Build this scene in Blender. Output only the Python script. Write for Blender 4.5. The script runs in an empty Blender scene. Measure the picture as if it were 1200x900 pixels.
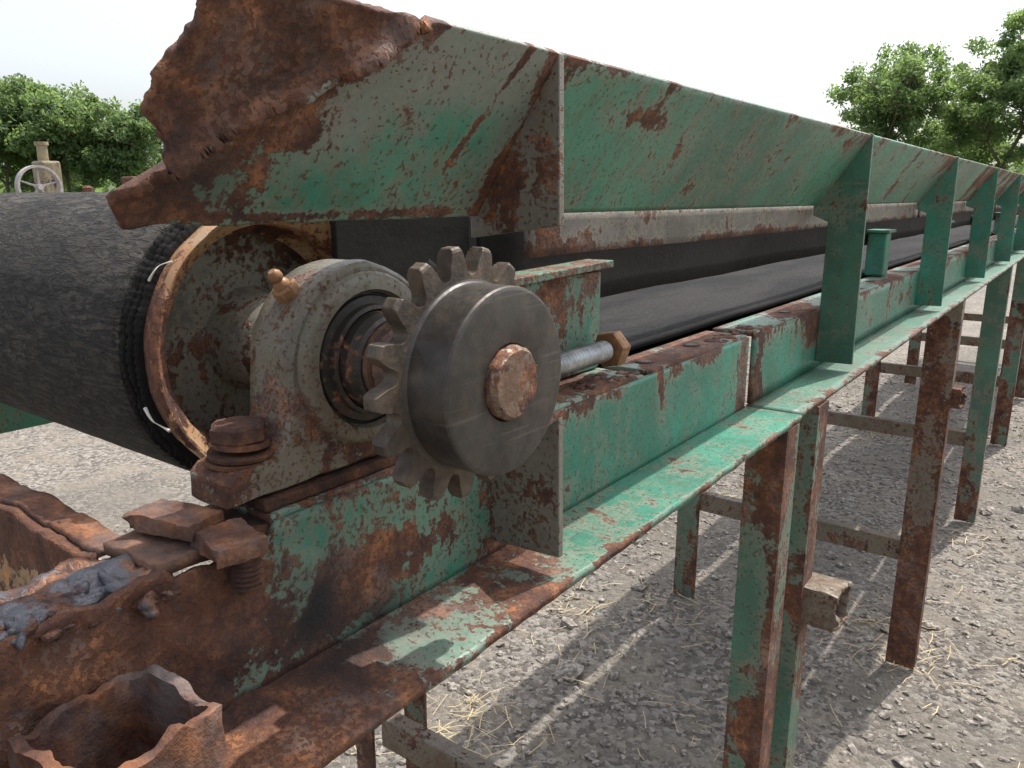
import bpy, math, random, bmesh
import numpy as np
from mathutils import Vector, Matrix, noise
random.seed(7); np.random.seed(7)
Z0=1.54
sc=bpy.context.scene
# ------------------------------------------------------------------ helpers
def link(o,parent=None):
    sc.collection.objects.link(o)
    if parent: o.parent=parent
    return o
def empty(name):
    e=bpy.data.objects.new(name,None); e.empty_display_size=.1
    sc.collection.objects.link(e); return e
def mesh(name,verts,faces,mat,parent=None,smooth=False,bevel=0,solid=0,wear=None,soff=0,segs=2):
    me=bpy.data.meshes.new(name)
    vs=[(v[0],v[1],v[2]+Z0) for v in verts]
    me.from_pydata(vs,[],faces); me.update()
    if wear:
        a=me.color_attributes.new('wear','FLOAT_COLOR','POINT')
        for i,v in enumerate(verts):
            w=wear(v); a.data[i].color=(w[0],w[1],w[2] if len(w)>2 else 0,1)
    me.materials.append(mat)
    if smooth:
        for p in me.polygons: p.use_smooth=True
    o=bpy.data.objects.new(name,me); link(o,parent)
    if solid:
        m=o.modifiers.new('s','SOLIDIFY'); m.thickness=solid; m.offset=soff
    if bevel:
        m=o.modifiers.new('b','BEVEL'); m.width=bevel; m.segments=segs; m.limit_method='ANGLE'; m.angle_limit=math.radians(40)
    return o
def box(name,x0,x1,y0,y1,z0,z1,mat,parent=None,bevel=.001,rot=None,wear=None):
    v=[(x,y,z) for x in(x0,x1) for y in(y0,y1) for z in(z0,z1)]
    if rot:
        c=Vector(((x0+x1)/2,(y0+y1)/2,(z0+z1)/2)); v=[tuple(rot@(Vector(p)-c)+c) for p in v]
    f=[(0,1,3,2),(4,6,7,5),(0,4,5,1),(2,3,7,6),(0,2,6,4),(1,5,7,3)]
    return mesh(name,v,f,mat,parent,bevel=bevel,wear=wear)
def recalc(o,autos=None):
    bm=bmesh.new(); bm.from_mesh(o.data); bmesh.ops.recalc_face_normals(bm,faces=bm.faces)
    if autos is not None:
        for e in bm.edges:
            if len(e.link_faces)==2 and e.calc_face_angle(0)>math.radians(autos): e.smooth=False
    bm.to_mesh(o.data); bm.free()
def prism(name,pts,axis,a,b,mat,parent=None,bevel=.001,smooth=False,segs=2,wear=None):
    n=len(pts); v=[]
    for t in(a,b):
        for p in pts:
            if axis=='X': v.append((t,p[0],p[1]))
            elif axis=='Y': v.append((p[0],t,p[1]))
            else: v.append((p[0],p[1],t))
    f=[tuple(range(n)),tuple(range(2*n-1,n-1,-1))]+[(i,i+n,(i+1)%n+n,(i+1)%n) for i in range(n)]
    o=mesh(name,v,f,mat,parent,bevel=bevel,segs=segs,wear=wear)
    recalc(o)
    if smooth:
        for p in o.data.polygons:
            if len(p.vertices)==4: p.use_smooth=True
    return o
def axmap(axis,c,t,u,w):
    if axis=='X': return (c[0]+t,c[1]+u,c[2]+w)
    if axis=='Y': return (c[0]+u,c[1]+t,c[2]+w)
    return (c[0]+u,c[1]+w,c[2]+t)
def lathe(name,prof,axis,c,mat,parent=None,seg=96,rf=None,smooth=True,bevel=0,cap=True,autos=35,wear=None):
    v=[];f=[]
    for (t,r) in prof:
        for i in range(seg):
            th=2*math.pi*i/seg
            rr=rf(t,r,th) if rf else r
            v.append(axmap(axis,c,t,rr*math.cos(th),rr*math.sin(th)))
    for k in range(len(prof)-1):
        for i in range(seg):
            j=(i+1)%seg
            f.append((k*seg+i,(k+1)*seg+i,(k+1)*seg+j,k*seg+j))
    if cap:
        for k in(0,len(prof)-1):
            v.append(axmap(axis,c,prof[k][0],0,0)); ci=len(v)-1
            for i in range(seg):
                j=(i+1)%seg
                f.append((ci,k*seg+i,k*seg+j) if k==0 else (ci,k*seg+j,k*seg+i))
    o=mesh(name,v,f,mat,parent,smooth=smooth,wear=wear)
    recalc(o,autos if smooth else None)
    if bevel:
        m=o.modifiers.new('b','BEVEL'); m.width=bevel; m.segments=2; m.limit_method='ANGLE'; m.angle_limit=math.radians(40)
    return o
def fb(p,s=1,o=4):
    return noise.fractal(Vector(p)*s,1.0,2.0,o)
def grid(name,fn,us,vs,mat,parent=None,solid=0,wear=None,smooth=True,soff=0,bevel=0):
    verts=[fn(u,v) for u in us for v in vs]; nv=len(vs)
    f=[(i*nv+j,(i+1)*nv+j,(i+1)*nv+j+1,i*nv+j+1) for i in range(len(us)-1) for j in range(nv-1)]
    return mesh(name,verts,f,mat,parent,smooth=smooth,solid=solid,wear=wear,soff=soff,bevel=bevel)
def lin(a,b,n): return [a+(b-a)*i/(n-1) for i in range(n)]
def hexnut(name,axis,c,r,h,mat,parent,rot=0,worn=0):
    prof=[(0,r*.93),(h*.12,r),(h*.5,r),(h*.82,r),(h,r*.86)]
    def rf(t,rr,th):
        k=(th-rot)%(math.pi/3)-math.pi/6
        hx=rr*math.cos(math.pi/6)/math.cos(k)
        q=min(hx, r*.97 if t in(0,h) else 9)
        return q*(1+worn*fb((math.cos(th)*2.5,math.sin(th)*2.5,t*200),1,3))
    return lathe(name,prof,axis,c,mat,parent,seg=72,rf=rf,autos=20)
def blobs(name,pts,mat,parent,sub=3,amp=.35,fr=60):
    V=[];F=[]
    b2=bmesh.new(); bmesh.ops.create_icosphere(b2,subdivisions=sub,radius=1)
    base=[v.co.copy() for v in b2.verts]; fs=[[v.index for v in f.verts] for f in b2.faces]; b2.free()
    for (x,y,z,rx,ry,rz) in pts:
        n0=len(V)
        for b in base:
            p=Vector((x+b.x*rx,y+b.y*ry,z+b.z*rz))
            k=1+amp*fb(p,fr,4)
            V.append((x+b.x*rx*k,y+b.y*ry*k,z+b.z*rz*k))
        F+= [tuple(i+n0 for i in f) for f in fs]
    return mesh(name,V,F,mat,parent,smooth=True)
# ------------------------------------------------------------------ materials
class NT:
    def __init__(s,name):
        s.m=bpy.data.materials.new(name); s.m.use_nodes=True; s.t=s.m.node_tree; s.t.nodes.clear()
        s.out=s.t.nodes.new('ShaderNodeOutputMaterial'); s.b=s.t.nodes.new('ShaderNodeBsdfPrincipled')
        s.t.links.new(s.b.outputs[0],s.out.inputs[0])
        s.pos=s.t.nodes.new('ShaderNodeNewGeometry').outputs['Position']
    def set(s,sock,v):
        if isinstance(v,bpy.types.NodeSocket): s.t.links.new(v,sock)
        elif isinstance(v,(tuple,list)): sock.default_value=tuple(v)+((1,) if len(v)==3 and sock.type=='RGBA' else ())
        else: sock.default_value=v
    def map(s,scale,loc=(0,0,0),rot=(0,0,0)):
        n=s.t.nodes.new('ShaderNodeMapping'); s.set(n.inputs['Vector'],s.pos)
        n.inputs['Scale'].default_value=scale; n.inputs['Location'].default_value=loc; n.inputs['Rotation'].default_value=rot
        return n.outputs[0]
    def noise(s,scale,detail=6,rough=.6,vec=None,dist=0,off=None):
        n=s.t.nodes.new('ShaderNodeTexNoise')
        if vec is None and off is not None: vec=s.map((1,1,1),(off,off*1.7,off*.6))
        s.set(n.inputs['Vector'],vec if vec is not None else s.pos)
        n.inputs['Scale'].default_value=scale; n.inputs['Detail'].default_value=min(detail,5); n.inputs['Roughness'].default_value=rough
        n.inputs['Distortion'].default_value=dist
        return n.outputs['Fac']
    def vor(s,scale,vec=None,feat='F1',out='Distance'):
        n=s.t.nodes.new('ShaderNodeTexVoronoi'); n.feature=feat; s.set(n.inputs['Vector'],vec if vec is not None else s.pos)
        n.inputs['Scale'].default_value=scale; return n.outputs[out]
    def math(s,op,a,b=0,clamp=False):
        n=s.t.nodes.new('ShaderNodeMath'); n.operation=op; n.use_clamp=clamp
        s.set(n.inputs[0],a); s.set(n.inputs[1],b); return n.outputs[0]
    def step(s,v,a,b,lo=0,hi=1):
        n=s.t.nodes.new('ShaderNodeMapRange'); n.interpolation_type='SMOOTHSTEP'
        s.set(n.inputs[0],v); n.inputs[1].default_value=a; n.inputs[2].default_value=b
        s.set(n.inputs[3],lo); s.set(n.inputs[4],hi); return n.outputs[0]
    def mix(s,f,a,b,mode='MIX'):
        n=s.t.nodes.new('ShaderNodeMix'); n.data_type='RGBA'; n.blend_type=mode
        s.set(n.inputs[0],f); s.set(n.inputs[6],a); s.set(n.inputs[7],b); return n.outputs[2]
    def ramp(s,f,stops):
        n=s.t.nodes.new('ShaderNodeValToRGB'); s.set(n.inputs[0],f); cr=n.color_ramp
        while len(cr.elements)<len(stops): cr.elements.new(.5)
        for e,(p,c) in zip(cr.elements,stops): e.position=p; e.color=tuple(c)+(1,)
        return n.outputs[0]
    def wear(s):
        n=s.t.nodes.new('ShaderNodeAttribute'); n.attribute_name='wear'
        k=s.t.nodes.new('ShaderNodeSeparateColor'); s.t.links.new(n.outputs['Color'],k.inputs[0]); return k.outputs
    def bump(s,h,strength=.5,dist=.001,prev=None):
        n=s.t.nodes.new('ShaderNodeBump'); s.set(n.inputs['Height'],h); n.inputs['Strength'].default_value=strength; n.inputs['Distance'].default_value=dist
        if prev is not None: s.t.links.new(prev,n.inputs['Normal'])
        return n.outputs[0]
    def fin(s,col,rough,metal=0,normal=None,spec=None):
        s.set(s.b.inputs['Base Color'],col); s.set(s.b.inputs['Roughness'],rough); s.set(s.b.inputs['Metallic'],metal)
        if normal is not None: s.t.links.new(normal,s.b.inputs['Normal'])
        if spec is not None: s.b.inputs['Specular IOR Level'].default_value=spec
        return s.m
RUST=[(.36,(.030,.016,.014)),(.45,(.075,.034,.024)),(.53,(.160,.068,.034)),(.60,(.31,.125,.05)),(.69,(.38,.22,.13))]
def rustcol(g,scale,l=1.0,gray=.5):
    a=g.noise(scale,6,.75,off=7.3); b=g.noise(scale*.25,4,.6,off=2.2)
    f=g.math('ADD',g.math('MULTIPLY',a,.6),g.math('MULTIPLY',b,.4))
    c=g.ramp(f,[(p,tuple(x*l for x in cc)) for p,cc in RUST])
    c=g.mix(g.step(b,.50,.60,0,gray),c,g.mix(a,(.05,.042,.045),(.22,.185,.175)))
    return c,a
def painted(name,c1,c2,bias=0,grime=.35,sc_=1.0,rustlight=1.0,halo=(.22,.20,.155),gray=.5,th=.575,blot=.5):
    g=NT(name); w=g.wear()
    n1=g.noise(13*sc_,6,.66,dist=.4); n2=g.noise(150*sc_,4,.65); st=g.noise(1,5,.65,vec=g.map((70*sc_,70*sc_,9*sc_)))
    v=g.math('ADD',g.math('MULTIPLY',n1,blot),g.math('ADD',g.math('MULTIPLY',n2,.81-blot),g.math('MULTIPLY',st,.19)))
    v=g.math('ADD',v,g.math('ADD',g.math('MULTIPLY',w[0],.30),bias))
    rm=g.step(v,th,th+.03); hm=g.step(v,th-.10,th+.01)
    low=g.noise(5,4,.6,off=3.1); fine=g.noise(420,2,.6)
    paint=g.mix(g.step(low,.36,.64),c1,c2)
    paint=g.mix(g.math('MULTIPLY',g.step(st,.45,.68),grime),paint,(.10,.09,.04))
    paint=g.mix(g.step(g.noise(2.6,5,.65,off=11),.5,.66,0,.35),paint,(.055,.075,.05))
    paint=g.mix(g.step(fine,.5,.75,0,.2),paint,tuple(min(1,c*1.5+.02) for c in c2))
    scr=g.noise(1,2,.5,vec=g.map((18,260,260),rot=(.4,.2,.6)))
    paint=g.mix(g.step(scr,.66,.70,0,.5),paint,(.20,.13,.08))
    base=g.mix(g.math('MULTIPLY',hm,.55),paint,halo)
    base=g.mix(g.math('MULTIPLY',w[2],.8,True),base,g.mix(n2,(.13,.12,.105),(.31,.29,.25)))
    rc,rn=rustcol(g,50*sc_,rustlight,gray)
    col=g.mix(rm,base,rc)
    spk=g.step(g.math('ADD',g.noise(260*sc_,3,.55,off=1.2),g.math('MULTIPLY',v,.40)),.80,.85)
    col=g.mix(g.math('MULTIPLY',spk,.8),col,(.10,.038,.02))
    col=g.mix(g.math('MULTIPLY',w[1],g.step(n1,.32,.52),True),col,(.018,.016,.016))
    h=g.math('ADD',g.math('MULTIPLY',rm,-.35),g.math('MULTIPLY',g.math('MULTIPLY',rm,rn),1.8))
    h=g.math('ADD',h,g.math('MULTIPLY',fine,.12)); h=g.math('SUBTRACT',h,g.math('MULTIPLY',spk,.3))
    ro=g.step(rm,0,1,g.step(n2,.3,.7,.36,.6),.88)
    return g.fin(col,ro,0,g.bump(h,.8,.0018))
GREEN1=(.026,.165,.112); GREEN2=(.052,.255,.175)
M_green=painted('weathered_green_paint',GREEN1,GREEN2,bias=.0,blot=.58)
M_skirt=painted('weathered_green_skirt',(.032,.160,.105),(.070,.25,.160),bias=-.005,grime=.6,blot=.61)
M_gray=painted('bare_rusty_plate',(.12,.105,.09),(.19,.17,.145),bias=.04,grime=.6,gray=.3)
M_strip=painted('grey_skirt_strip',(.075,.065,.06),(.135,.12,.11),bias=.035,grime=.5,rustlight=.8,blot=.6)
M_leg=painted('weathered_leg_paint',(.032,.12,.082),(.06,.18,.118),bias=.0,sc_=.8,blot=.6)
M_legb=painted('brown_leg_steel',(.11,.068,.046),(.16,.12,.08),bias=.05,sc_=.7)
M_cast=painted('cast_iron_primer',(.110,.100,.075),(.225,.21,.165),bias=.025,grime=.8,halo=(.15,.11,.075),sc_=1.5,blot=.55)
M_tan=painted('cream_rim_paint',(.32,.21,.12),(.44,.34,.22),bias=.085,halo=(.38,.15,.05),sc_=1.1,gray=.1,blot=.6,rustlight=1.15)
M_disc=painted('pulley_disc',(.075,.07,.058),(.12,.115,.095),bias=.10,rustlight=.7,grime=.7,blot=.6)
M_yel=painted('old_yellow_paint',(.42,.17,.04),(.50,.24,.07),bias=.06,blot=.6)
def rustmat(name,l=1.0,scale=40,bump=.003,gray=.5):
    g=NT(name); n2=g.noise(scale*5,4,.7)
    c,n=rustcol(g,scale,l,gray)
    return g.fin(c,.85,.1,g.bump(g.math('ADD',n,g.math('MULTIPLY',n2,.5)),.9,bump))
M_rust=rustmat('rust',1.0); M_rustd=rustmat('dark_rust',.6,gray=.3)
M_post=rustmat('cut_post_rust',1.0,30,.003,.9)
g=NT('torch_slag'); n=g.noise(60,5,.7); n2=g.noise(28,4,.65,off=3); c,_=rustcol(g,70,.8,.3)
M_slag=g.fin(g.mix(g.step(n2,.48,.56),c,g.mix(n,(.03,.032,.04),(.17,.17,.19))),.5,.3,g.bump(n,1,.004))
def metal(name,c,rough,met,bs=.3,scale=200,rustb=None,c2=None,dirt=0,scr=0,bd=.0006):
    g=NT(name); n=g.noise(scale,4,.6); n2=g.noise(30,6,.7,off=2)
    col=g.mix(g.step(n2,.4,.62),c,c2 or tuple(x*1.5 for x in c))
    if dirt:
        n3=g.noise(55,6,.75,off=9); col=g.mix(g.step(n3,.48,.66,0,dirt),col,(.13,.09,.06))
    if scr:
        s=g.noise(1,2,.5,vec=g.map((14,14,420),rot=(.5,0,0))); col=g.mix(g.step(s,.62,.72,0,scr),col,(.16,.145,.125))
    m=met
    if rustb is not None:
        v=g.math('ADD',g.math('MULTIPLY',n2,.7),g.math('MULTIPLY',n,.3)); r=g.step(v,rustb,rustb+.05)
        rc,_=rustcol(g,90); col=g.mix(r,col,rc); m=g.math('MULTIPLY',g.math('SUBTRACT',1,r),met)
        ro=g.step(r,0,1,g.step(n,.3,.7,rough-.08,rough+.12),.85)
    else: ro=g.step(n,.3,.7,rough-.08,rough+.12)
    return g.fin(col,ro,m,g.bump(n,bs,bd))
M_hub=metal('oiled_black_steel',(.040,.035,.031),.42,.3,.25,rustb=.70,c2=(.062,.055,.049),dirt=.25,scr=.3)
M_tooth=metal('sprocket_tooth_steel',(.065,.050,.040),.55,.3,.9,rustb=.58,c2=(.13,.105,.08),dirt=.7)
M_shaft=metal('worn_shaft_end',(.17,.105,.07),.55,.4,.9,rustb=.47,c2=(.33,.26,.20),dirt=.5,bd=.001)
M_zinc=metal('zinc_thread',(.36,.37,.37),.35,.8,.2)
M_brass=metal('bronzed_bolt_head',(.24,.12,.055),.5,.4,.8,rustb=.53,c2=(.38,.22,.11),dirt=.3)
M_dark=metal('greasy_bearing',(.03,.026,.022),.5,.3,.8,rustb=.56)
g=NT('cracked_rubber'); n=g.noise(160,5,.7); n0=g.noise(6,5,.65)
wv=g.noise(1,5,.72,vec=g.map((45,210,210)),dist=1.2); w2=g.noise(1,4,.7,vec=g.map((26,105,105),(3,1,2)),dist=2.2)
ck=g.step(w2,.42,.50)
col=g.mix(g.step(n0,.35,.65),(.040,.036,.031),(.088,.077,.065)); col=g.mix(g.step(wv,.42,.52,.8,0),col,(.010,.009,.009))
col=g.mix(g.step(ck,0,1,.7,0),col,(.010,.009,.009))
col=g.mix(g.step(n,.58,.70,0,.5),col,(.16,.14,.12))
M_rub=g.fin(col,.75,0,g.bump(g.math('ADD',wv,g.math('MULTIPLY',ck,.8)),1.0,.004),.35)
g=NT('plain_rubber'); n=g.noise(8,5,.65,vec=g.map((1,.25,1))); n2=g.noise(150,4,.7)
M_rub2=g.fin(g.mix(g.step(n,.4,.62),(.010,.010,.010),(.024,.022,.021)),g.step(n2,.3,.7,.7,.9),0,g.bump(n2,.5,.001),.12)
g=NT('white_cord'); M_cord=g.fin((.6,.57,.5),.8)
# ------------------------------------------------------------------ conveyor frame
conv=empty('belt_conveyor')
XW,XF,ZF,ZT=-.375,-.293,-.29,-.189
XC=-.7375
def ss(a,b,x):
    t=max(0,min(1,(x-a)/(b-a))); return t*t*(3-2*t)
def webtop(y):
    if y<.195: return -.196+.007*fb((y*30,0,1),1,3)
    if y<.262: return -.200+.004*fb((y*40,2,1),1,3)
    return ZT
def wear_web(p):
    x,y,z=p
    n=fb((x*12,y*12,z*12),1,3)
    r=1.0*(1-ss(.19,.275,y+n*.05+.3*(z+.24)))
    r=max(r,.34*(1-ss(.34,.62,y+n*.1))*(.5+.9*ss(-.4,.4,n)))
    r=max(r,.40*ss(-.215,-.19,z)*ss(-.3,.4,n))
    r=max(r,.45*math.exp(-((y-.36)/.04)**2-((z+.20)/.03)**2))
    r=max(r,.55*math.exp(-((y-.775+.01*n)/.008)**2)*ss(-.25,-.2,z))
    r=max(r,.45*math.exp(-((y-1.03)/.02)**2))
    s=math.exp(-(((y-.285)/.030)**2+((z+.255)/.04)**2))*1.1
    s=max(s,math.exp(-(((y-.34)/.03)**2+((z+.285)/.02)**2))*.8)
    s=max(s,.35*ss(.1,.6,fb((y*9,z*9,4),1,3))*(1-ss(.25,.4,y)))
    gs=math.exp(-(((y-.18)/.06)**2))*.8
    return (r,min(1,s),gs)
def rough_end(y,p,a=.0035):
    k=(1-ss(.20,.34,y))*a
    return k*fb(p,45,4)
def webf(u,v):
    zt=webtop(u); z=ZF+(zt-ZF)*v
    return (XW+rough_end(u,(u,z,3))*1.3,u,z)
grid('rail_web',webf,lin(.03,1.05,220),lin(0,1,22),M_green,conv,solid=.006,wear=wear_web,soff=0)
grid('rail_web_far',lambda u,v:(XW,u,ZF+(ZT-ZF)*v),[1.075+i*.02 for i in range(45)]+lin(2.0,9,60),lin(0,1,7),M_green,conv,solid=.006,wear=lambda p:(max(.35*ss(-.215,-.19,p[2]),.6*math.exp(-((p[1]-1.10)/.02)**2),.3*ss(-.1,.5,fb((p[1]*3,0,p[2]*8),1,3))),0,0))
def wear_fl(p):
    x,y,z=p; n=fb((x*10,y*10,5),1,3)
    return (max(.75*(1-ss(.20,.35,y+n*.1)),.33*(1-ss(.35,.6,y+n*.1)),.50*ss(-.302,-.294,x)*ss(-.4,.3,n),.27*ss(.0,.5,n)), max(0,.8*math.exp(-(((y-.30)/.05)**2+((x+.35)/.03)**2))), .75*(1-ss(.3,.55,y+n*.1)))
def flf(u,v):
    x=XW-.002+(XF-XW)*v+.002*fb((u*25,v,0),1,3)*v
    return (x,u,ZF-.004+rough_end(u,(u,x,9))*.6+.0006*math.sin(u*31)*v)
grid('rail_flange',flf,lin(.03,1.06,230),lin(0,1,22),M_green,conv,solid=.007,wear=wear_fl)
grid('rail_flange_far',lambda u,v:(XW-.002+(XF-.004-XW)*v,u,ZF-.004),[1.07+i*.02 for i in range(45)]+lin(2.0,9,60),lin(0,1,6),M_green,conv,solid=.007,wear=lambda p:(.4*ss(-.31,-.294,p[0]),0,.3))
def wear_tf(p):
    n=fb((p[0]*20,p[1]*9,5),1,3); return (.34+.6*n,0,.4)
grid('rail_top_flange',lambda u,v:(XW-.001-.078*v,u,ZT+.001*fb((u*30,v*3,0),1,2)),lin(.262,.74,90),lin(0,1,10),M_green,conv,solid=.006,wear=wear_tf)
grid('rail_top_flange_mid',lambda u,v:(XW-.001-.06*v,u,ZT),lin(.76,1.05,50),lin(0,1,10),M_green,conv,solid=.006,wear=wear_tf)
grid('rail_top_flange_far',lambda u,v:(XW-.001-.06*v,u,ZT),[1.075+i*.02 for i in range(45)]+lin(2.0,9,60),lin(0,1,6),M_green,conv,solid=.006,wear=wear_tf)
for y in (.80,.93,1.12,1.30,1.6,1.9):
    lathe('lip_hole',[(-.0052,.011),(.0040,.011)],'Z',(XW-.03,y,ZT),M_rustd,conv,seg=24)
    lathe('hole_shade_disc',[(-.0052,.0075),(.0046,.0075)],'Z',(XW-.03,y,ZT),M_dark,conv,seg=24)  # solid disc, no opening: its dark colour stands for the shade inside a hole
def mx(x): return 2*XC-x
box('far_rail_web',mx(XW)-.003,mx(XW)+.003,.2,9,ZF,ZT,M_green,conv)
box('far_rail_flange',mx(XF),mx(XW)-.0032,.2,9,ZF-.007,ZF,M_green,conv)
box('far_rail_lip',mx(XW)+.0032,mx(XW)+.06,.2,9,ZT-.006,ZT,M_green,conv)
# --- skirt plates
XB,ZB,XO,ZO=-.393,-.0125,-.318,.097
nrm=Vector((.11,0,-.075)).normalized()
def ridge(y,v):
    ax,ay,bx,by=.195,.22,.335,1.0
    L=math.hypot((bx-ax),(by-ay)*.13)
    dx,dy=(bx-ax)/L,((by-ay)*.13)/L
    px,py=y-ax,(v-ay)*.13
    return px*dy-py*dx
def skf(u,v):
    yn=.203+.011*fb((0,v*4.2,2),1,5)+.006*math.sin(v*9)-.012*math.exp(-((v-.12)/.12)**2)
    y=yn+(.478-yn)*u
    p=Vector((XB+(XO-XB)*v,y,ZB+(ZO-ZB)*v))
    d=ridge(y,v)+.004*fb((y*20,v*3,5),1,3)
    b=0
    if d<.03:
        b+=.012*math.exp(-((d)/.005)**2)*(1+.6*fb(p,50,3))
        if d<0: b+=.002+.0035*fb(p,16,3)+.0012*fb(p,70,4)+.0008*abs(fb(p,150,3))
    e=1-ss(0,.02,y-yn); b+=e*(.003*fb(p,40,3)+.003)
    b+=.0012*fb(p,9,2)
    q=p+nrm*b
    if v<.02: q.z+=.002*fb(p,40,3)*(1-ss(.25,.5,y))
    return tuple(q)
def wear_sk(p):
    x,y,z=p; v=(z-ZB)/(ZO-ZB); n=fb((x*14,y*14,z*14),1,4); d=ridge(y,v)
    r=0
    if d<.006: r=.62+.5*n
    r=max(r,.6*(1-ss(.0,.045,d+.02*n)))
    r=max(r,.62*(1-ss(.20,.31,y+n*.05))*(1-ss(.3,.6,v)))
    r=max(r,.52*math.exp(-(((y-.285+n*.03)/.05)**2+((v-.48)/.2)**2)))
    r=max(r,.42*math.exp(-((v-.03)/.04)**2)+.15*n)
    r=max(r,.38*math.exp(-(((y-.40)/.05)**2+((v-.85)/.12)**2)))
    r=max(r,.6*ss(.462,.475,y+.006*n))
    r=max(r,.6*math.exp(-(((y-.447+.045*(1-v))/.006)**2))*ss(.25,.5,v))
    s=.6*math.exp(-(((y-.23)/.03)**2+((v-.2)/.2)**2))
    gr=.95*ss(.25,.6,v+.3*n+.5*(.33-y))
    gr=max(gr,.8*ss(.42,.46,y+.012*n+.02*(v-.5)))
    if d<0: gr=.9
    return (min(1.1,max(0,r)),s if d>0 else .5*ss(.1,.5,n),gr)
grid('skirt_plate_torn',skf,lin(0,1,190),lin(0,1,100),M_skirt,conv,solid=.006,wear=wear_sk,soff=0)
def wear_s2(p):
    x,y,z=p; v=(z-ZB)/(ZO-ZB); n=fb((x*8,y*8,z*8),1,4); m=fb((x*3,y*3,z*3+4),1,3)
    r=.20*ss(-.1,.6,n)+.30*math.exp(-((v-1)/.06)**2)*ss(-.2,.3,m)
    bay=(y-.481)/.906; f=bay-math.floor(bay)
    r=max(r,.55*ss(.78,.97,f+.08*n)*ss(.45,.9,v+.2*n))
    r=max(r,.5*(1-ss(.0,.012,f)))
    r=max(r,.42*math.exp(-((y-.63)/.05)**2-((v-.72)/.09)**2))
    if y>2.9: r=max(r,.38+.4*n)
    return (r,0,.25*ss(0,.5,m))
grid('skirt_plate',lambda u,v:(XB+(XO-XB)*v+.001*fb((u*4,v,0),1,2),u,ZB+(ZO-ZB)*v),lin(.486,2.3,160)+lin(2.33,9,120),lin(0,1,24),M_skirt,conv,solid=.005,wear=wear_s2)
grid('far_skirt_plate',lambda u,v:(mx(XB+(XO-XB)*v),u,ZB+(ZO-ZB)*v),lin(.9,9,60),lin(0,1,4),M_skirt,conv,solid=.005)
def gplate(name,pts,y,mat,th=.006):
    return prism(name,pts,'Y',y-th/2,y+th/2,mat,conv,bevel=.0008)
gplate('gusset_end',[(XO+.002,ZO-.001),(XO+.004,-.020),(-.397,-.031),(-.397,ZB),(XO-.003,ZO+.002)],.4815,M_gray,.0065)
gplate('bracket_stub',[(-.3725,-.192),(-.34,-.190),(-.306,-.160),(-.304,-.2735),(-.3715,-.277)],.472,M_gray,.006)
yb=1.387
while yb<8.9:
    gplate('skirt_bracket',[(XO+.004,ZO+.001),(-.3105,-.277),(-.3715,-.2785),(-.3715,-.04),(-.397,-.03),(-.397,ZB),(XO-.003,ZO+.003)],yb,M_leg if yb<2 else M_green,.007)
    prism('far_skirt_bracket',[(mx(x),z) for x,z in [(XO+.004,ZO+.001),(-.3105,-.277),(-.3715,-.2785),(-.3715,-.04),(-.397,-.03),(-.397,ZB),(XO-.003,ZO+.003)]],'Y',yb-.003,yb+.003,M_green,conv)
    yb+=.906
for i,(a,b) in enumerate([(.562,2.33),(2.36,4.1),(4.13,6.5),(6.53,9)]):
    grid('skirt_clamp_strip',lambda u,v:(-.402+.002*fb((u*3,1,i),1,2),u,-.052+.0015*fb((u*5,i,0),1,2)+.038*v),lin(a,b,80),lin(0,1,6),M_strip,conv,solid=.006,wear=lambda p:(.4*ss(-.040,-.052,p[2])+.3*fb((p[1]*4,0,p[2]*20),1,3),0,0))
grid('skirt_rubber',lambda u,v:(-.452-.004*v,u,-.112+.098*v+.003*fb((u*4,0,0),1,3)*(1-v)),lin(.56,9,120),lin(0,1,6),M_rub2,conv,solid=.006)
box('gap_shade_strip',-.47,-.464,.40,.558,-.10,-.014,M_rub2,conv)  # added dark strip: hides the bright view behind, stands in for gap shade
grid('far_skirt_rubber',lambda u,v:(-1.03,u,-.17+.155*v),lin(.56,9,40),lin(0,1,6),M_rub2,conv,solid=.006)
box('takeup_side',-.438,-.430,.50,.735,-.184,-.078,M_green,conv,wear=lambda p:(.2,0,0))
box('takeup_top',-.50,-.418,.48,.745,-.0775,-.070,M_green,conv,rot=Matrix.Rotation(.03,3,'X'),wear=lambda p:(.2,0,0))
box('takeup_end',-.50,-.432,.7352,.742,-.184,-.079,M_green,conv)
box('takeup_inner',-.53,-.50,.47,.735,-.184,-.10,M_rustd,conv)
for y in (2.02,2.93,3.83,4.7):
    box('idler_bracket',-.448,-.405,y,y+.05,-.183,-.082,M_green,conv,bevel=.004)
    box('idler_bracket_cap',-.449,-.398,y-.012,y+.062,-.0815,-.075,M_green,conv)
belt=[(.353,.0),(.42,-.006),(.68,-.168),(1.2,-.170),(9,-.170)]
def beltz(y):
    for (a,za),(b,zb) in zip(belt,belt[1:]):
        if y<=b: return za+(zb-za)*ss(0,1,(y-a)/(b-a))
    return belt[-1][1]
grid('carrying_belt',lambda u,v:(-.447-.03*(1-ss(.4,.62,u))-.55*v,u,beltz(u)-.012+.003*fb((u*3,v*4,0),1,2)*ss(.7,1,u)),lin(.36,1.4,60)+lin(1.45,9,60),lin(0,1,24),M_rub2,conv,solid=.008)
grid('return_belt',lambda u,v:(-.505-.465*v,u,-.205-.03*ss(.36,1.5,u)),lin(.36,2,30)+lin(2.2,9,10),lin(0,1,4),M_rub2,conv,solid=.008)
pts=[(-.394+random.uniform(-.012,.012),1.03+random.uniform(-.06,.09),ZT+.003,random.uniform(.003,.007),random.uniform(.004,.012),random.uniform(.001,.003)) for _ in range(26)]
pts+=[(-.395+random.uniform(-.016,.016),.69+random.uniform(-.05,.05),ZT+.003,random.uniform(.002,.006),random.uniform(.003,.009),random.uniform(.001,.0025)) for _ in range(16)]
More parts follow.
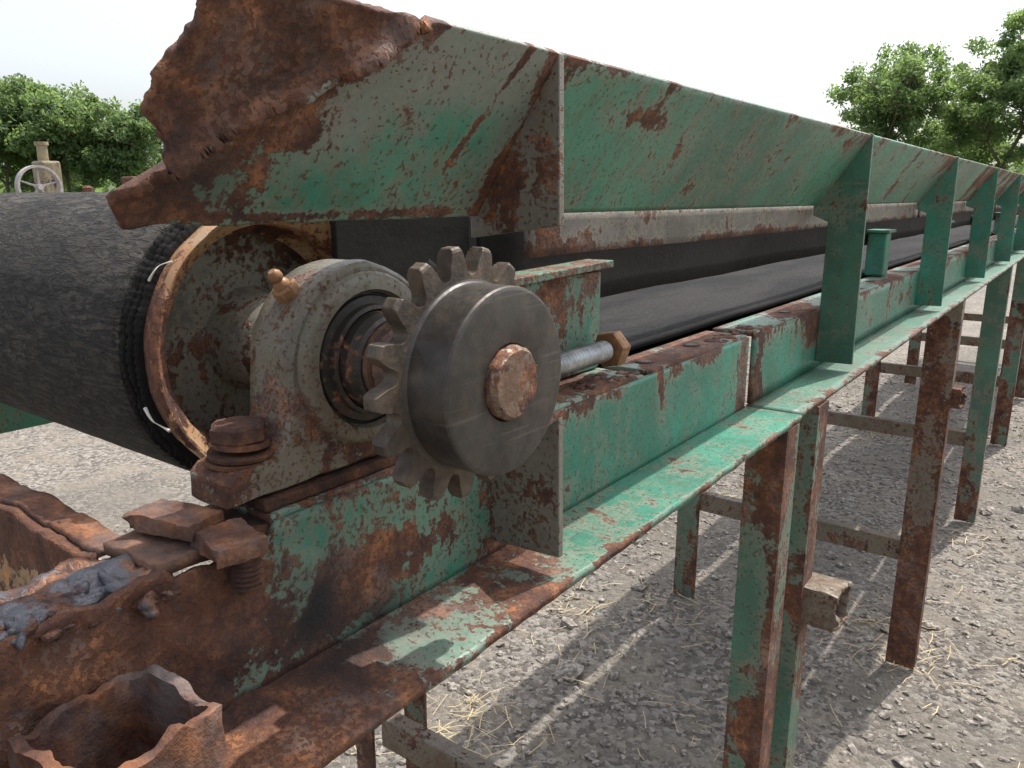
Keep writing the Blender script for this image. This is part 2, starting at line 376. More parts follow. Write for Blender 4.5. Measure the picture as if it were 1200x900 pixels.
blobs('rust_flakes',pts,M_rust,conv,sub=2,amp=.7,fr=160)
pts=[]
for i in range(70):
    y=.02+i*.0025
    pts.append((XW-.010+random.uniform(-.018,.010),y,-.201+random.uniform(-.006,.005),random.uniform(.003,.012),random.uniform(.004,.014),random.uniform(.002,.006)))
blobs('torch_cut_slag',pts,M_slag,conv,sub=3,amp=.9,fr=130)
grid('near_lip_remnant',lambda u,v:(XW-.003-.050*v+.012*v*fb((u*25,1,0),1,3),u,-.200+.007*fb((u*34,v*3,4),1,4)),lin(.02,.20,70),lin(0,1,24),M_slag,conv,solid=.008)
grid('lip_remnant_rust',lambda u,v:(XW-.003-.055*v,u,-.1945+.002*fb((u*34,v*3,4),1,3)),lin(.19,.265,30),lin(0,1,16),M_rustd,conv,solid=.007)
grid('cross_plate',lambda u,v:(-.44-.58*u,.185+.003*fb((u*20,v*3,0),1,3),-.30+.10*v+.006*v*fb((u*14,0,7),1,4)),lin(0,1,140),lin(0,1,20),M_yel,conv,solid=.007,wear=lambda p:(.9*ss(-.235,-.205,p[2])+.3*fb((p[0]*12,0,p[2]*12),1,3),0,0))
grid('cross_plate_lip',lambda u,v:(-.44-.58*u,.189+.02*v,-.200+.006*fb((u*14,0,7),1,4)),lin(0,1,120),lin(0,1,8),M_rust,conv,solid=.006)
grid('cross_plate_foot',lambda u,v:(-.44-.58*u,.181-.05*v,-.297+.002*fb((u*14,v,7),1,4)),lin(0,1,60),lin(0,1,8),M_yel,conv,solid=.006,wear=lambda p:(.7,0,0))
def torn_tube(name,c,hw,axis,t0,t1,jag,mat,parent,wall=.006,rot=0,dn=.002,n=20,rings=16,jf=1.6,fq=60,oc=3):
    loop=[]
    for (ax,ay,bx,by) in [(-1,-1,1,-1),(1,-1,1,1),(1,1,-1,1),(-1,1,-1,-1)]:
        for i in range(n):
            t=i/n; loop.append((ax+(bx-ax)*t,ay+(by-ay)*t))
    def soft(p):
        x,y=p; m=abs(x)+abs(y); k=1-max(0,m-1.75)*.22; return (x*k,y*k)
    loop=[soft(p) for p in loop]; m=len(loop); V=[];F=[]
    cr,sr=math.cos(rot),math.sin(rot)
    def add(s,t,k):
        for (x,y) in loop:
            X,Y=x*s,y*s; X,Y=X*cr-Y*sr,X*sr+Y*cr
            tt=t+(jag*fb((x*jf+c[0]*9,y*jf+c[1]*9,c[2]),1,oc))*k
            p=axmap(axis,c,tt,X,Y)
            d=dn*k
            V.append((p[0]+d*fb(p,fq,3),p[1]+d*fb((p[0]+5,p[1],p[2]),fq,3),p[2]+d*fb((p[0],p[1]+5,p[2]),fq,3)))
    for i in range(rings): 
        q=i/(rings-1); add(hw,t0+(t1-t0)*q,q**3)
    add(hw-wall*.5,t1+math.copysign(.001,t1-t0),1)
    for i in range(rings):
        q=1-i/(rings-1); add(hw-wall,t0+(t1-t0)*q,q**3)
    R=rings*2+1
    for k in range(R-1):
        for i in range(m):
            j=(i+1)%m; F.append((k*m+i,k*m+j,(k+1)*m+j,(k+1)*m+i))
    o=mesh(name,V,F,mat,parent,smooth=True); recalc(o,50); return o
torn_tube('cut_square_post',(-.335,.143,-.238),.034,'Z',-.20,0,.007,M_post,conv,wall=.0055,rot=.16,dn=.0020,n=40,rings=24,jf=1.3,fq=70,oc=3)
# ------------------------------------------------------------------ legs
zg=-Z0
def leg(y,x0,x1,mat,th=.006,web=.05,side=1,wb=.10):
    a,b=min(x0,x1),max(x0,x1); zs=lin(zg+.004,ZF-.009,60)
    def wr(p):
        n=fb((p[0]*9,p[1]*9,p[2]*2.2),1,3); e=min(abs(p[0]-a),abs(p[0]-b))
        return (wb+.45*n+.22*math.exp(-(e/.008)**2)+.4*ss(-.9,-1.4,p[2]),0,.1)
    grid('leg_face',lambda u,v:(a+(b-a)*v,y+th/2,u),zs,lin(0,1,9),mat,conv,solid=th,wear=wr,smooth=False)
    xx=x1
    xm=xx-th/2 if side>0 else xx+th/2
    grid('leg_return',lambda u,v:(xm,y+th+.0005+(web-th)*v,u),zs,lin(0,1,6),mat,conv,solid=th,wear=wr,smooth=False)
leg(1.0,-.348,-.294,M_leg,wb=.14); leg(1.0,mx(-.348),mx(-.294),M_leg,side=-1)
leg(1.15,-.365,-.296,M_leg); leg(1.15,mx(-.365),mx(-.296),M_leg,side=-1)
for y in (2.65,4.15,5.65,7.15,8.65):
    m=M_legb if y in(2.65,) else M_leg
    leg(y,-.39,-.302,m,wb=0 if y==4.15 else .1); leg(y,mx(-.39),mx(-.302),M_leg,side=-1,wb=0)
for y in (1.0,2.65,4.15,5.65,7.15,8.65):
    box('cross_brace',mx(-.37),-.35 if y==1.0 else -.37,y+.007,y+.045,-1.165,-1.095,M_legb,conv,bevel=.003)
torn_tube('cut_brace_stub',(0,1.19,-.622),.032,'X',-.36,-.245,.010,M_legb,conv,wall=.006,dn=.004)
torn_tube('cut_brace_stub_far',(0,2.69,-.60),.032,'X',-.36,-.275,.010,M_rust,conv,wall=.006,dn=.004)
# ------------------------------------------------------------------ head pulley
YS,ZS=.353,-.105
pul=empty('head_pulley')
DX=.014
def rfr(t,r,th): return r*(1+.004*fb((t*20,math.cos(th)*3,math.sin(th)*3),1,3))
lathe('lagging',[( -.972,.085),(-.972,.107),(-.968,.1095)]+[(x,.1095) for x in lin(-.96,-.535+DX,30)]+[(-.522+DX,.1092),(-.517+DX,.1075),(-.515+DX,.103),(-.515+DX,.085)],'X',(0,YS,ZS),M_rub,pul,seg=160,rf=rfr,cap=False)
def rfr2(t,r,th): return r+.0006*math.sin(th*131+3*fb((math.cos(th)*4,math.sin(th)*4,0),1,2))+.0022*fb((math.cos(th)*9,math.sin(th)*9,t*90),1,5)
for k,(x,r) in enumerate([(-.512,.1075),(-.507,.1062),(-.502,.1045)]):
    x+=DX
    lathe('belt_ply',[(x-.0028,.088),(x-.0028,r-.001),(x-.001,r),(x+.001,r),(x+.0020,r-.0015),(x+.0020,.088)],'X',(0,YS,ZS),M_rub2,pul,seg=420,rf=rfr2 ,cap=False,autos=60)
lathe('rim',[(x+DX,r) for x,r in [(-.53,.092),(-.500,.0995),(-.490,.1015),(-.4855,.1012),(-.4835,.0992),(-.4845,.0970),(-.4885,.0955),(-.4935,.0915),(-.4965,.0868),(-.4985,.0862),(-.520,.0850),(-.527,.080),(-.530,.07),(-.530,.055),(-.528,.04)]],'X',(0,YS,ZS),M_tan,pul,seg=128,cap=False,autos=50,rf=lambda t,r,th:r+.0007*fb((math.cos(th)*6,math.sin(th)*6,t*30),1,3))
lathe('end_disc',[(x+DX,r) for x,r in [(-.5285,.0842),(-.5265,.075),(-.526,.04),(-.515,.036),(-.490,.034),(-.486,.031),(-.486,.0225)]],'X',(0,YS,ZS),M_disc,pul,seg=96,cap=False,autos=50)
lathe('far_end_disc',[(-.955,.09),(-.956,.02)],'X',(0,YS,ZS),M_disc,pul,seg=64,cap=True)
lathe('shaft',[(-1.10,.022),(-.262,.022),(-.2595,.0205),(-.2585,.0195)],'X',(0,YS,ZS),M_shaft,pul,seg=64,autos=30,rf=lambda t,r,th:r+(.0008*fb((math.cos(th)*3,math.sin(th)*3,t*50),1,3)))
def tube(name,pts,r,mat,parent):
    cu=bpy.data.curves.new(name,'CURVE'); cu.dimensions='3D'; cu.bevel_depth=r; cu.bevel_resolution=2
    s=cu.splines.new('NURBS'); s.points.add(len(pts)-1)
    for i,(p,q) in enumerate(zip(s.points,pts)): p.co=(q[0],q[1],q[2]+Z0,1); p.radius=.5+.5*math.sin(1+2*i)
    s.use_endpoint_u=True; s.order_u=3
    cu.materials.append(mat); o=bpy.data.objects.new(name,cu); link(o,parent); return o
def rimpt(x,r,deg): return (x+DX,YS+r*math.cos(math.radians(deg)),ZS+r*math.sin(math.radians(deg)))
tube('cord',[rimpt(-.497,.1065,150),rimpt(-.492,.109,147),rimpt(-.494,.106,143),rimpt(-.488,.103,141)],.0010,M_cord,pul)
tube('cord',[rimpt(-.500,.1065,196),rimpt(-.492,.110,199),rimpt(-.490,.107,202),rimpt(-.483,.106,204)],.0015,M_cord,pul)
# ------------------------------------------------------------------ pillow block
def wear_pb(p):
    n=fb((p[0]*20,p[1]*20,p[2]*20),1,4); return (.30*ss(-.125,-.165,p[2])+.35*n,.3*ss(0,.4,-n),.1)
BASE=-.1775
def pillow(pb,x0,x1):
    base=BASE
    prof=[(-.1125,base),(-.1125,base+.014),(-.107,base+.019),(-.078,base+.023),(-.071,base+.030),(-.067,base+.045)]
    arch=.0645
    for a in lin(176,4,30):
        prof.append((arch*math.cos(math.radians(a)),ZS+arch*math.sin(math.radians(a))))
    prof+=[(.067,base+.045),(.071,base+.030),(.078,base+.023),(.107,base+.019),(.1125,base+.014),(.1125,base)]
    xs=[x0,x0+.003,x0+.010,(x0+x1)/2,x1-.010,x1-.003,x1]; ins=[.004,.001,0,0,0,.001,.004]
    P=[]
    for i in range(len(prof)-1):
        a,b=prof[i],prof[i+1]; L=math.hypot(a[0]-b[0],a[1]-b[1]); k=max(1,int(L/.004))
        for j in range(k): P.append((a[0]+(b[0]-a[0])*j/k,a[1]+(b[1]-a[1])*j/k))
    P.append(prof[-1])
    k=36
    for j in range(1,k): P.append((.1125-.225*j/k,base))
    cy,cz=0,ZS-.01; n=len(P); V=[];F=[]
    for x,i_ in zip(xs,ins):
        for (y,z) in P:
            d=math.hypot(y-cy,z-cz); s=(d-i_)/d
            q=(x,YS+cy+(y-cy)*s,cz+(z-cz)*s); b=.0012*fb(q,45,3)
            V.append((q[0],q[1]+b,q[2]+b))
    for r in range(len(xs)-1):
        for i in range(n):
            j=(i+1)%n; F.append((r*n+i,r*n+j,(r+1)*n+j,(r+1)*n+i))
    F.append(tuple(range(n))); F.append(tuple(range(len(V)-1,len(V)-n-1,-1)))
    o=mesh('housing',V,F,M_cast,pb,smooth=True,wear=wear_pb); recalc(o,38)
pb=empty('pillow_block_bearing')
PX=.018
pillow(pb,-.445+PX,-.402+PX)
def ring(name,prof,mat,seg=72,**k): return lathe(name,[(x+PX,r) for x,r in prof],'X',(0,YS,ZS),mat,pb,seg=seg,**k)
ring('boss',[(-.404,.059),(-.399,.0575),(-.3965,.055),(-.3955,.052),(-.3955,.0465),(-.400,.0445)],M_cast,cap=False,autos=35)
ring('seal',[(-.402,.0455),(-.4015,.043),(-.399,.042),(-.398,.037),(-.393,.0365),(-.392,.034),(-.395,.032)],M_dark,cap=False,autos=25)
ring('inner_ring',[(-.40,.0325),(-.386,.0325),(-.383,.031),(-.380,.0305),(-.378,.0285),(-.378,.0222)],M_dark,cap=False,autos=25)
ring('collar',[(-.40,.0295),(-.3745,.0265),(-.3735,.0225)],M_rustd,cap=False,autos=25)
ring('shaft_grease_rust',[(-.3733,.0235),(-.340,.0245),(-.335,.0222)],M_rust,cap=False,rf=lambda t,r,th:r+.001*fb((math.cos(th)*5,math.sin(th)*5,t*90),1,3))
def tilt(o,c,ang,ax='X'):
    c=Vector((c[0],c[1],c[2]+Z0)); o.matrix_world=Matrix.Translation(c)@Matrix.Rotation(ang,4,ax)@Matrix.Translation(-c)
tz=(-.422+PX,YS-.044,ZS+.044)
for o in (hexnut('zerk_hex','Z',tz,.0085,.010,M_brass,pb,worn=.1),
          lathe('zerk_nipple',[(.009,.0056),(.012,.0052),(.014,.0035),(.016,.0046),(.019,.0044),(.0215,.0024)],'Z',tz,M_brass,pb,seg=24)):
    tilt(o,tz,math.radians(38))
bz=BASE+.0195
yb_=YS-.088; xb_=-.424+PX
lathe('washer',[(0,.0205),(.003,.021)],'Z',(xb_,yb_,bz),M_rust,pb,seg=48,bevel=.0006)
o=lathe('washer2',[(0,.0195),(.003,.020)],'Z',(xb_+.001,yb_,bz+.0045),M_rustd,pb,seg=48,bevel=.0006); tilt(o,(xb_,yb_,bz),.05,'Y')
o=lathe('spring_washer',[(0,.0170),(.004,.0165)],'Z',(xb_,yb_+.001,bz+.0095),M_rust,pb,seg=48,bevel=.0008); tilt(o,(xb_,yb_,bz),-.05,'X')
hexnut('bolt_head','Z',(xb_,yb_,bz+.0140),.0175,.011,M_rust,pb,rot=.35,worn=.06)
hexnut('bolt_head_far','Z',(xb_,YS+.088,bz+.002),.0175,.013,M_rust,pb)
def rbar(name,cx,cy,cz,lx,ly,lz,ang,amp=1):
    o=grid(name,lambda u,v:(cx+lx*(v-.5)+.001*fb((u*6,v*6,1),1,2),cy+ly*(u-.5)+.0012*fb((u*6,v*6,9),1,2),cz+.0010*fb((u*3,v*3,cx*40),1,3)),lin(0,1,24),lin(0,1,24),M_rust,pb,solid=lz,bevel=.0015)
    tilt(o,(cx,cy,cz),ang,'Z'); return o
rbar('shim_bar',-.410,.222,-.183,.048,.026,.010,.25)
rbar('shim_bar',-.368,.229,-.188,.038,.028,.010,-.2)
box('shim_plate',-.440,-.380,.262,.46,-.1855,-.1778,M_rustd,pb,bevel=.0015)
thr=[]
for i in range(8): thr+=[(-.192-i*.0030,.0092),(-.1935-i*.0030,.0074)]
lathe('bolt_thread',thr+[(-.2175,.006)],'Z',(-.360,.233,0),M_rust,pb,seg=32,autos=25)
pb2=empty('pillow_block_bearing.001')
pillow(pb2,mx(-.402)-.043,mx(-.402))
# ------------------------------------------------------------------ sprocket
sp=empty('chain_sprocket')
NTH=17
def rfs(t,r,th):
    a=((th+.15)*NTH/(2*math.pi))%1.0
    q=abs(a-.5)*2
    if q<.44: k=1-math.sqrt(max(0,1-(q/.44)**2)); k*=.38
    elif q<.76: k=.38+.62*(q-.44)/.32
    else: k=1
    full=.0605+.0172*k-.0006*abs(fb((math.cos(th)*12,math.sin(th)*12,1),1,2))
    return min(full,r)
PS=.0085
lathe('toothed_plate',[(x+PS,r) for x,r in [(-.3150,.0750),(-.3143,.0765),(-.3130,.0776),(-.3055,.0776),(-.3042,.0765),(-.3035,.0750)]],'X',(0,YS,ZS),M_tooth,sp,seg=17*36,rf=rfs,autos=22)
lathe('back_hub',[(-.320,.033),(-.319,.036),(-.3067,.036)],'X',(0,YS,ZS),M_hub,sp,seg=64)
lathe('hub',[(-.2952,.0585),(-.2945,.0570),(-.2930,.0560),(-.2668,.0560),(-.2653,.0553),(-.2647,.0540),(-.2645,.0533),(-.2645,.030),(-.2649,.0235),(-.2660,.0225)],'X',(0,YS,ZS),M_hub,sp,seg=128,autos=22,cap=False)
box('key',-.2665,-.2636,YS+.0225,YS+.0275,ZS+.001,ZS+.006,M_dark,sp,bevel=.0004)
# ------------------------------------------------------------------ tension bolt
tb=empty('adjusting_bolt')
thr=[]
for i in range(26): thr+=[(.55+i*.006,.0113),(.5518+i*.006,.0108),(.5535+i*.006,.0085)]
lathe('threaded_rod',thr,'Y',(-.402,0,-.157),M_zinc,tb,seg=36,autos=15)
hexnut('hex_head','Y',(-.402,.708,-.157),.0205,.018,M_brass,tb,rot=.2,worn=.03)
lathe('rod_tip',[(.726,.0105),(.729,.009)],'Y',(-.402,0,-.157),M_brass,tb,seg=32)
box('bolt_lug',-.43,-.385,.545,.556,-.1855,-.135,M_rustd,tb)
# ------------------------------------------------------------------ ground
g=NT('gravel_ground')
v1=g.vor(60); vc=g.vor(60,out='Color'); n0=g.noise(.8,6,.6); n1=g.noise(4,6,.7); n2=g.noise(160,4,.75)
sepc=g.t.nodes.new('ShaderNodeSeparateColor'); g.t.links.new(vc,sepc.inputs[0])
col=g.ramp(g.math('ADD',g.math('MULTIPLY',n2,.6),g.math('MULTIPLY',sepc.outputs[0],.4)),[(.28,(.085,.072,.06)),(.5,(.215,.19,.165)),(.72,(.40,.365,.32))])
col=g.mix(g.step(n1,.45,.60,0,.6),col,(.29,.25,.195))
col=g.mix(g.step(n0,.44,.58,0,.5),col,(.155,.14,.12))
h=g.math('ADD',g.math('MULTIPLY',v1,-.6),g.math('ADD',n2,n1))
M_ground=g.fin(col,.95,0,g.bump(h,.9,.014))
us=[-400,-150,-60,-20,-8]+lin(-5,3,90)+[6,12,25,60,150,400]
vs=[-400,-150,-50,-15,-4]+lin(-1,10,120)+[14,22,40,90,200,400]
def gz(x,y):
    if -8<x<6 and -3<y<13: return zg+.022*fb((x*1.3,y*1.3,0),1,5)-.004
    return zg-.004
grid('ground',lambda u,v:(u,v,gz(u,v)),us,vs,M_ground)
g=NT('field_grass'); n=g.noise(.6,6,.7); n1=g.noise(12,5,.7)
M_grass=g.fin(g.mix(g.step(n,.35,.65),(.06,.085,.03),(.12,.12,.055)),.95,0,g.bump(n1,1,.05))
R0,R1=30,380; V=[];F=[]
for i in range(64):
    a=2*math.pi*i/64; V+=[(R0*math.cos(a)*(1+.05*math.sin(5*a)),R0*math.sin(a)*(1+.06*math.cos(3*a)),zg+.002),(R1*math.cos(a),R1*math.sin(a),zg+.002)]
for i in range(64):
    j=(i+1)%64; F.append((2*i,2*i+1,2*j+1,2*j))
mesh('grass_field',V,F,M_grass)
def stones(n,name):
    t=(1+5**.5)/2
    b=np.array([(-1,t,0),(1,t,0),(-1,-t,0),(1,-t,0),(0,-1,t),(0,1,t),(0,-1,-t),(0,1,-t),(t,0,-1),(t,0,1),(-t,0,-1),(-t,0,1)])/1.9
    f=np.array([(0,11,5),(0,5,1),(0,1,7),(0,7,10),(0,10,11),(1,5,9),(5,11,4),(11,10,2),(10,7,6),(7,1,8),(3,9,4),(3,4,2),(3,2,6),(3,6,8),(3,8,9),(4,9,5),(2,4,11),(6,2,10),(8,6,7),(9,8,1)])
    x=np.random.uniform(-3.6,1.2,n); y=np.random.uniform(-.3,8.0,n)
    s=np.random.lognormal(-5.3,.58,n)
    A=np.random.uniform(0,6.28,n); V=b[None]*(s[:,None,None])*np.random.uniform(.55,1.4,(n,12,1))
    V[:,:,0]*=np.random.uniform(.8,1.5,(n,1)); V[:,:,2]*=.65
    c,s_=np.cos(A)[:,None],np.sin(A)[:,None]
    X=V[:,:,0]*c-V[:,:,1]*s_+x[:,None]; Y=V[:,:,0]*s_+V[:,:,1]*c+y[:,None]
    zz=np.array([gz(a,b_) for a,b_ in zip(x,y)])
    Zz=V[:,:,2]+zz[:,None]+s[:,None]*.15+Z0
    P=np.stack([X,Y,Zz],-1).reshape(-1,3); Fc=(f[None]+(np.arange(n)*12)[:,None,None]).reshape(-1,3)
    me=bpy.data.meshes.new(name); me.from_pydata(P.tolist(),[],Fc.tolist()); 
    return me
g=NT('gravel_stone'); n2=g.noise(300,3,.7); n3=g.noise(70,1,.5,off=3)
M_st=g.fin(g.mix(g.step(n2,.3,.7,0,.4),g.ramp(n3,[(.32,(.085,.073,.063)),(.5,(.22,.195,.17)),(.68,(.42,.385,.34))]),(.19,.16,.135)),.9,0,g.bump(n2,.5,.002))
me=stones(42000,'gravel'); me.materials.append(M_st); link(bpy.data.objects.new('gravel',me))
V=[];F=[]
cl=[(random.uniform(-3.2,.6),random.uniform(.3,6)) for _ in range(45)]
for i in range(2300):
    if random.random()<.8:
        c=random.choice(cl); x,y=random.gauss(c[0],.10),random.gauss(c[1],.10)
    else: x,y=random.uniform(-3.5,1),random.uniform(0,7)
    a=random.uniform(0,6.28); L=random.uniform(.02,.11); w=random.uniform(.0007,.0019); z=gz(x,y)+random.uniform(.006,.018)
    dx,dy=math.cos(a),math.sin(a); k=len(V); bend=random.uniform(-.25,.25)
    for t in(0,.5,1):
        cx=x+dx*L*t-dy*bend*L*t*t; cy=y+dy*L*t+dx*bend*L*t*t; cz=z+random.uniform(-.003,.008)
        V+=[(cx-dy*w,cy+dx*w,cz),(cx+dy*w,cy-dx*w,cz+.0006)]
    F+=[(k,k+1,k+3,k+2),(k+2,k+3,k+5,k+4)]
g=NT('straw'); M_straw=g.fin(g.mix(g.noise(5,2,.5),(.38,.29,.14),(.54,.44,.26)),.7)
mesh('straw',V,F,M_straw)
# ------------------------------------------------------------------ trees
def leafmat(name,a,b):
    g=NT(name); n=g.noise(.9,4,.6); n2=g.noise(9,3,.6)
    g.fin(g.mix(g.step(n,.38,.62),a,g.mix(n2,b,tuple(x*1.4 for x in b))),.6)
    tr=g.t.nodes.new('ShaderNodeBsdfTranslucent'); tr.inputs[0].default_value=(b[0]*2.0,b[1]*2.0,b[2]*1.2,1)
    ms=g.t.nodes.new('ShaderNodeMixShader'); ms.inputs[0].default_value=.5
    g.t.links.new(g.b.outputs[0],ms.inputs[1]); g.t.links.new(tr.outputs[0],ms.inputs[2]); g.t.links.new(ms.outputs[0],g.out.inputs[0])
    return g.m
M_leaf=leafmat('leaves_a',(.10,.155,.07),(.155,.22,.11)); M_leaf2=leafmat('leaves_b',(.085,.14,.065),(.135,.195,.095))
g=NT('bark'); n=g.noise(1,6,.7,vec=g.map((12,12,2))); M_bark=g.fin(g.mix(n,(.05,.04,.03),(.17,.14,.11)),.95,0,g.bump(n,1,.02))
def cone_seg(V,F,a,b,ra,rb,n=7):
    a=Vector(a);b=Vector(b); d=(b-a).normalized(); u=d.orthogonal().normalized(); w=d.cross(u); k=len(V)
    for (c,r) in((a,ra),(b,rb)):
        for i in range(n):
            t=2*math.pi*i/n; V.append(tuple(c+u*r*math.cos(t)+w*r*math.sin(t)))
    for i in range(n): F.append((k+i,k+(i+1)%n,k+n+(i+1)%n,k+n+i))
def tree(name,x,y,H,W,seed,mat,nl=9000,ls=.12,low=.2):
    rnd=random.Random(seed); rs=np.random.RandomState(seed)
    e=empty(name); e.location=(x,y,0)
    V=[];F=[]; tips=[]
    def br(p,d,L,r,dep):
        q=p+d*L; cone_seg(V,F,p,q,r,r*.62)
        if dep==0 : tips.append(q); return
        for i in range(rnd.choice((3,3,4)) if dep>1 else 3):
            nd=(d+Vector((rnd.gauss(0,.6),rnd.gauss(0,.6),rnd.gauss(.12,.35)))).normalized()
            br(q,nd,L*rnd.uniform(.6,.85),r*.58,dep-1)
        if dep<3: tips.append(q)
    br(Vector((0,0,zg)),Vector((0,0,1)),H*.26,H*.015,4)
    P=np.array([tuple(t) for t in tips])
    zr=P[:,2]-zg; s=(H*.93)/zr.max(); wmax=np.percentile(np.abs(P[:,:2]),92); sx=(W/2)/wmax*.75
    VV=[(v[0]*(sx if v[2]>zg+H*.2 else 1),v[1]*(sx if v[2]>zg+H*.2 else 1),zg+(v[2]-zg)*s*.94) for v in V]
    mesh('trunk',VV,F,M_bark,e,smooth=True); 
    P[:,:2]*=sx; P[:,2]=zg+zr*s
    P=P[P[:,2]>zg+low*H]
    k=90; d=rs.normal(0,1,(k,3)); d/=np.linalg.norm(d,axis=1)[:,None]; d*=rs.uniform(.35,1.0,(k,1))
    ex=d*np.array([W*.42,W*.42,H*.36])+np.array([0,0,zg+H*.58])
    cs=np.vstack([P[rs.randint(0,len(P),60)],ex])
    cl=rs.randint(0,len(cs),nl)
    rad=rs.uniform(.3,.8,len(cs))*W*.15
    d=rs.normal(0,1,(nl,3)); d/=np.linalg.norm(d,axis=1)[:,None]; d*=(rs.uniform(0,1,nl)**.4)[:,None]
    C=cs[cl]+d*rad[cl][:,None]*np.array([1,1,.7])+rs.normal(0,.09,(nl,3))
    a=rs.normal(0,1,(nl,3)); a/=np.linalg.norm(a,axis=1)[:,None]; b=np.cross(a,rs.normal(0,1,(nl,3))); b/=np.linalg.norm(b,axis=1)[:,None]
    sz=rs.uniform(.6,1.3,nl)[:,None]*ls
    Q=np.stack([C-a*sz,C+b*sz*.5,C+a*sz,C-b*sz*.5],1).reshape(-1,3); Q[:,2]+=Z0
    me=bpy.data.meshes.new('crown'); me.from_pydata(Q.tolist(),[],(np.arange(nl*4).reshape(-1,4)).tolist()); me.materials.append(mat)
    link(bpy.data.objects.new('crown',me),e)
tree('deciduous_tree',-9.0,43.2,9.0,6.2,3,M_leaf,32000,.10)
tree('deciduous_tree.001',-4.4,46.0,10.4,6.4,11,M_leaf,32000,.10)
tree('deciduous_tree.002',-1.0,48.5,11,7,5,M_leaf2,24000,.11)
tree('deciduous_tree.003',-6.6,50.0,7.2,6,8,M_leaf2,18000,.12)
tree('deciduous_tree.004',-52.6,17.0,9.2,9,21,M_leaf,28000,.13,low=.08)
tree('deciduous_tree.005',-49.6,19.2,8.4,8,22,M_leaf2,26000,.13,low=.08)
tree('deciduous_tree.006',-47.6,21.6,7.8,7,23,M_leaf,24000,.13,low=.08)
tree('deciduous_tree.007',-45.2,23.2,7.0,6,24,M_leaf2,22000,.13,low=.08)
tree('deciduous_tree.008',-55,24.0,7.8,10,25,M_leaf2,20000,.16,low=.05)
rs=np.random.RandomState(2); n=50000
ang=rs.uniform(0,2*math.pi,n); rr=rs.uniform(95,115,n)
hh=5.2+1.6*np.sin(ang*23)+1.1*np.sin(ang*51+1)+.8*np.sin(ang*97)
C=np.stack([rr*np.cos(ang),rr*np.sin(ang),rs.uniform(0,1,n)**.8*hh],1)
a=rs.normal(0,1,(n,3)); a/=np.linalg.norm(a,axis=1)[:,None]; b=np.cross(a,rs.normal(0,1,(n,3))); b/=np.linalg.norm(b,axis=1)[:,None]
sz=rs.uniform(.4,.9,n)[:,None]
Q=np.stack([C-a*sz,C+b*sz*.6,C+a*sz,C-b*sz*.6],1).reshape(-1,3)
me=bpy.data.meshes.new('distant_trees'); me.from_pydata(Q.tolist(),[],np.arange(n*4).reshape(-1,4).tolist()); me.materials.append(M_leaf2)
link(bpy.data.objects.new('distant_trees',me))
# ------------------------------------------------------------------ old tractor
tr=empty('vintage_tractor'); TX,TY=-16.2,6.6
M_ty=painted('tractor_yellow',(.22,.17,.08),(.33,.27,.15),bias=.04,sc_=.15)
M_tg=metal('grey_iron',(.3,.28,.27),.6,.2,.4)
def wheel(name,c,R,w,spokes):
    def P(r,t,x): return (c[0]+x,c[1]+r*math.cos(t),c[2]+r*math.sin(t))
    lathe(name+'_rim',[(-w/2,R*.90),(-w/2,R),(w/2,R),(w/2,R*.90),(-w/2,R*.90)],'X',c,M_tg,tr,seg=64,cap=False,autos=30)
    lathe(name+'_hub',[(-w*.6,R*.14),(w*.6,R*.14)],'X',c,M_tg,tr,seg=24)
    V=[];F=[]
    for i in range(spokes):
        t=2*math.pi*i/spokes+.3; cone_seg(V,F,P(R*.1,t,0),P(R*.95,t,0),R*.06,R*.04,6)
    mesh(name+'_spokes',V,F,M_tg,tr)
wheel('rear_wheel',(TX+.9,TY-.2,zg+.75),.75,.28,12); wheel('rear_wheel_far',(TX-.9,TY-.2,zg+.75),.75,.28,12)
wheel('front_wheel',(TX+.6,TY+2.2,zg+.45),.45,.16,10); wheel('front_wheel_far',(TX-.6,TY+2.2,zg+.45),.45,.16,10)
wheel('flywheel',(TX+.62,TY-.05,zg+1.72),.38,.14,5)
box('body',TX-.4,TX+.4,TY-.6,TY+2.3,zg+.8,zg+1.52,M_ty,tr,bevel=.05)
box('hopper',TX-.2,TX+.25,TY+.2,TY+.55,zg+1.521,zg+2.2,M_ty,tr,bevel=.04)
box('radiator',TX-.25,TX+.25,TY+1.9,TY+2.15,zg+1.521,zg+1.95,M_rust,tr,bevel=.04)
lathe('stack',[(0,.10),(.52,.09),(.54,.12),(.60,.12)],'Z',(TX,TY+.35,zg+1.95),M_ty,tr,seg=24)
lathe('oiler',[(0,.08),(.2,.10),(.24,.05)],'Z',(TX,TY+1.1,zg+1.52),M_rust,tr,seg=24)
box('seat',TX-.25,TX+.25,TY-1.0,TY-.65,zg+1.4,zg+1.46,M_rust,tr,bevel=.02)
box('seat_post',TX-.03,TX+.03,TY-.85,TY-.62,zg+1.2,zg+1.398,M_rustd,tr)
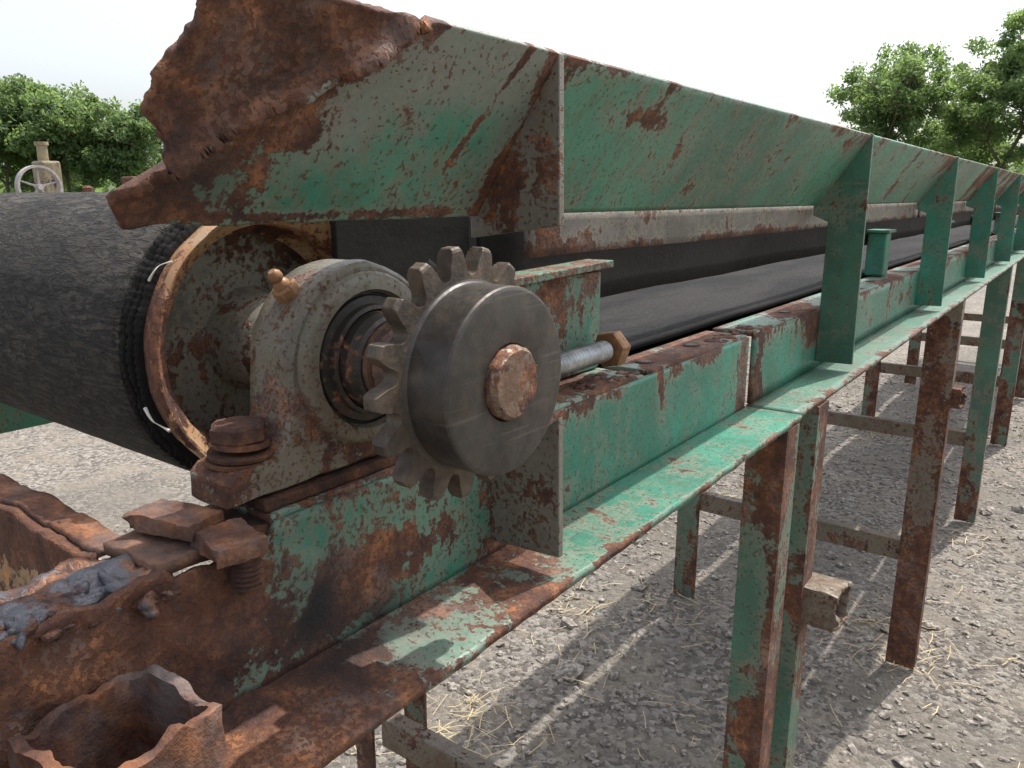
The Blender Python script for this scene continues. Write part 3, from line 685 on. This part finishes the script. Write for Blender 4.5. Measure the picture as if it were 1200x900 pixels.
box('axle_rear',TX-.9,TX+.9,TY-.26,TY-.14,zg+.69,zg+.799,M_rustd,tr); box('axle_front',TX-.6,TX+.6,TY+2.14,TY+2.26,zg+.4,zg+.5,M_rustd,tr)
box('front_pedestal',TX-.1,TX+.1,TY+2.1,TY+2.3,zg+.501,zg+.799,M_rustd,tr)
# ------------------------------------------------------------------ light, world, camera
sd=Vector((.085,.42,.90)).normalized()
L=bpy.data.lights.new('sun','SUN'); L.energy=5; L.angle=math.radians(.5); L.color=(1,.955,.89)
so=bpy.data.objects.new('sun',L); link(so); so.rotation_euler=sd.to_track_quat('Z','Y').to_euler()
w=bpy.data.worlds.new('World'); sc.world=w; w.use_nodes=True; nt=w.node_tree; nt.nodes.clear()
sky=nt.nodes.new('ShaderNodeTexSky'); sky.sky_type='NISHITA'; sky.sun_disc=False
sky.sun_elevation=math.asin(sd.z); sky.sun_rotation=math.atan2(sd.x,sd.y)
sky.dust_density=4; sky.air_density=1.0; sky.ozone_density=1
hs=nt.nodes.new('ShaderNodeHueSaturation'); hs.inputs['Saturation'].default_value=.4; hs.inputs['Value'].default_value=1.85
bg=nt.nodes.new('ShaderNodeBackground'); bg.inputs[1].default_value=.15; o=nt.nodes.new('ShaderNodeOutputWorld')
nt.links.new(sky.outputs[0],hs.inputs['Color']); nt.links.new(hs.outputs[0],bg.inputs[0]); nt.links.new(bg.outputs[0],o.inputs[0])
cam=bpy.data.cameras.new('camera'); co=bpy.data.objects.new('camera',cam); link(co)
cam.lens=27.36; cam.sensor_width=36; cam.clip_start=.02; cam.clip_end=2000
yaw,pit=math.radians(36.7),math.radians(13.5)
H=Vector((-math.sin(yaw),math.cos(yaw),0)); Rv=Vector((math.cos(yaw),math.sin(yaw),0))
Fw=H*math.cos(pit)+Vector((0,0,-math.sin(pit))); U=Rv.cross(Fw)
M=Matrix((Rv,U,-Fw)).transposed().to_4x4(); M.translation=Vector((0,0,Z0)); co.matrix_world=M
sc.camera=co
sc.view_settings.view_transform='Standard'; sc.view_settings.look='None'; sc.view_settings.exposure=0
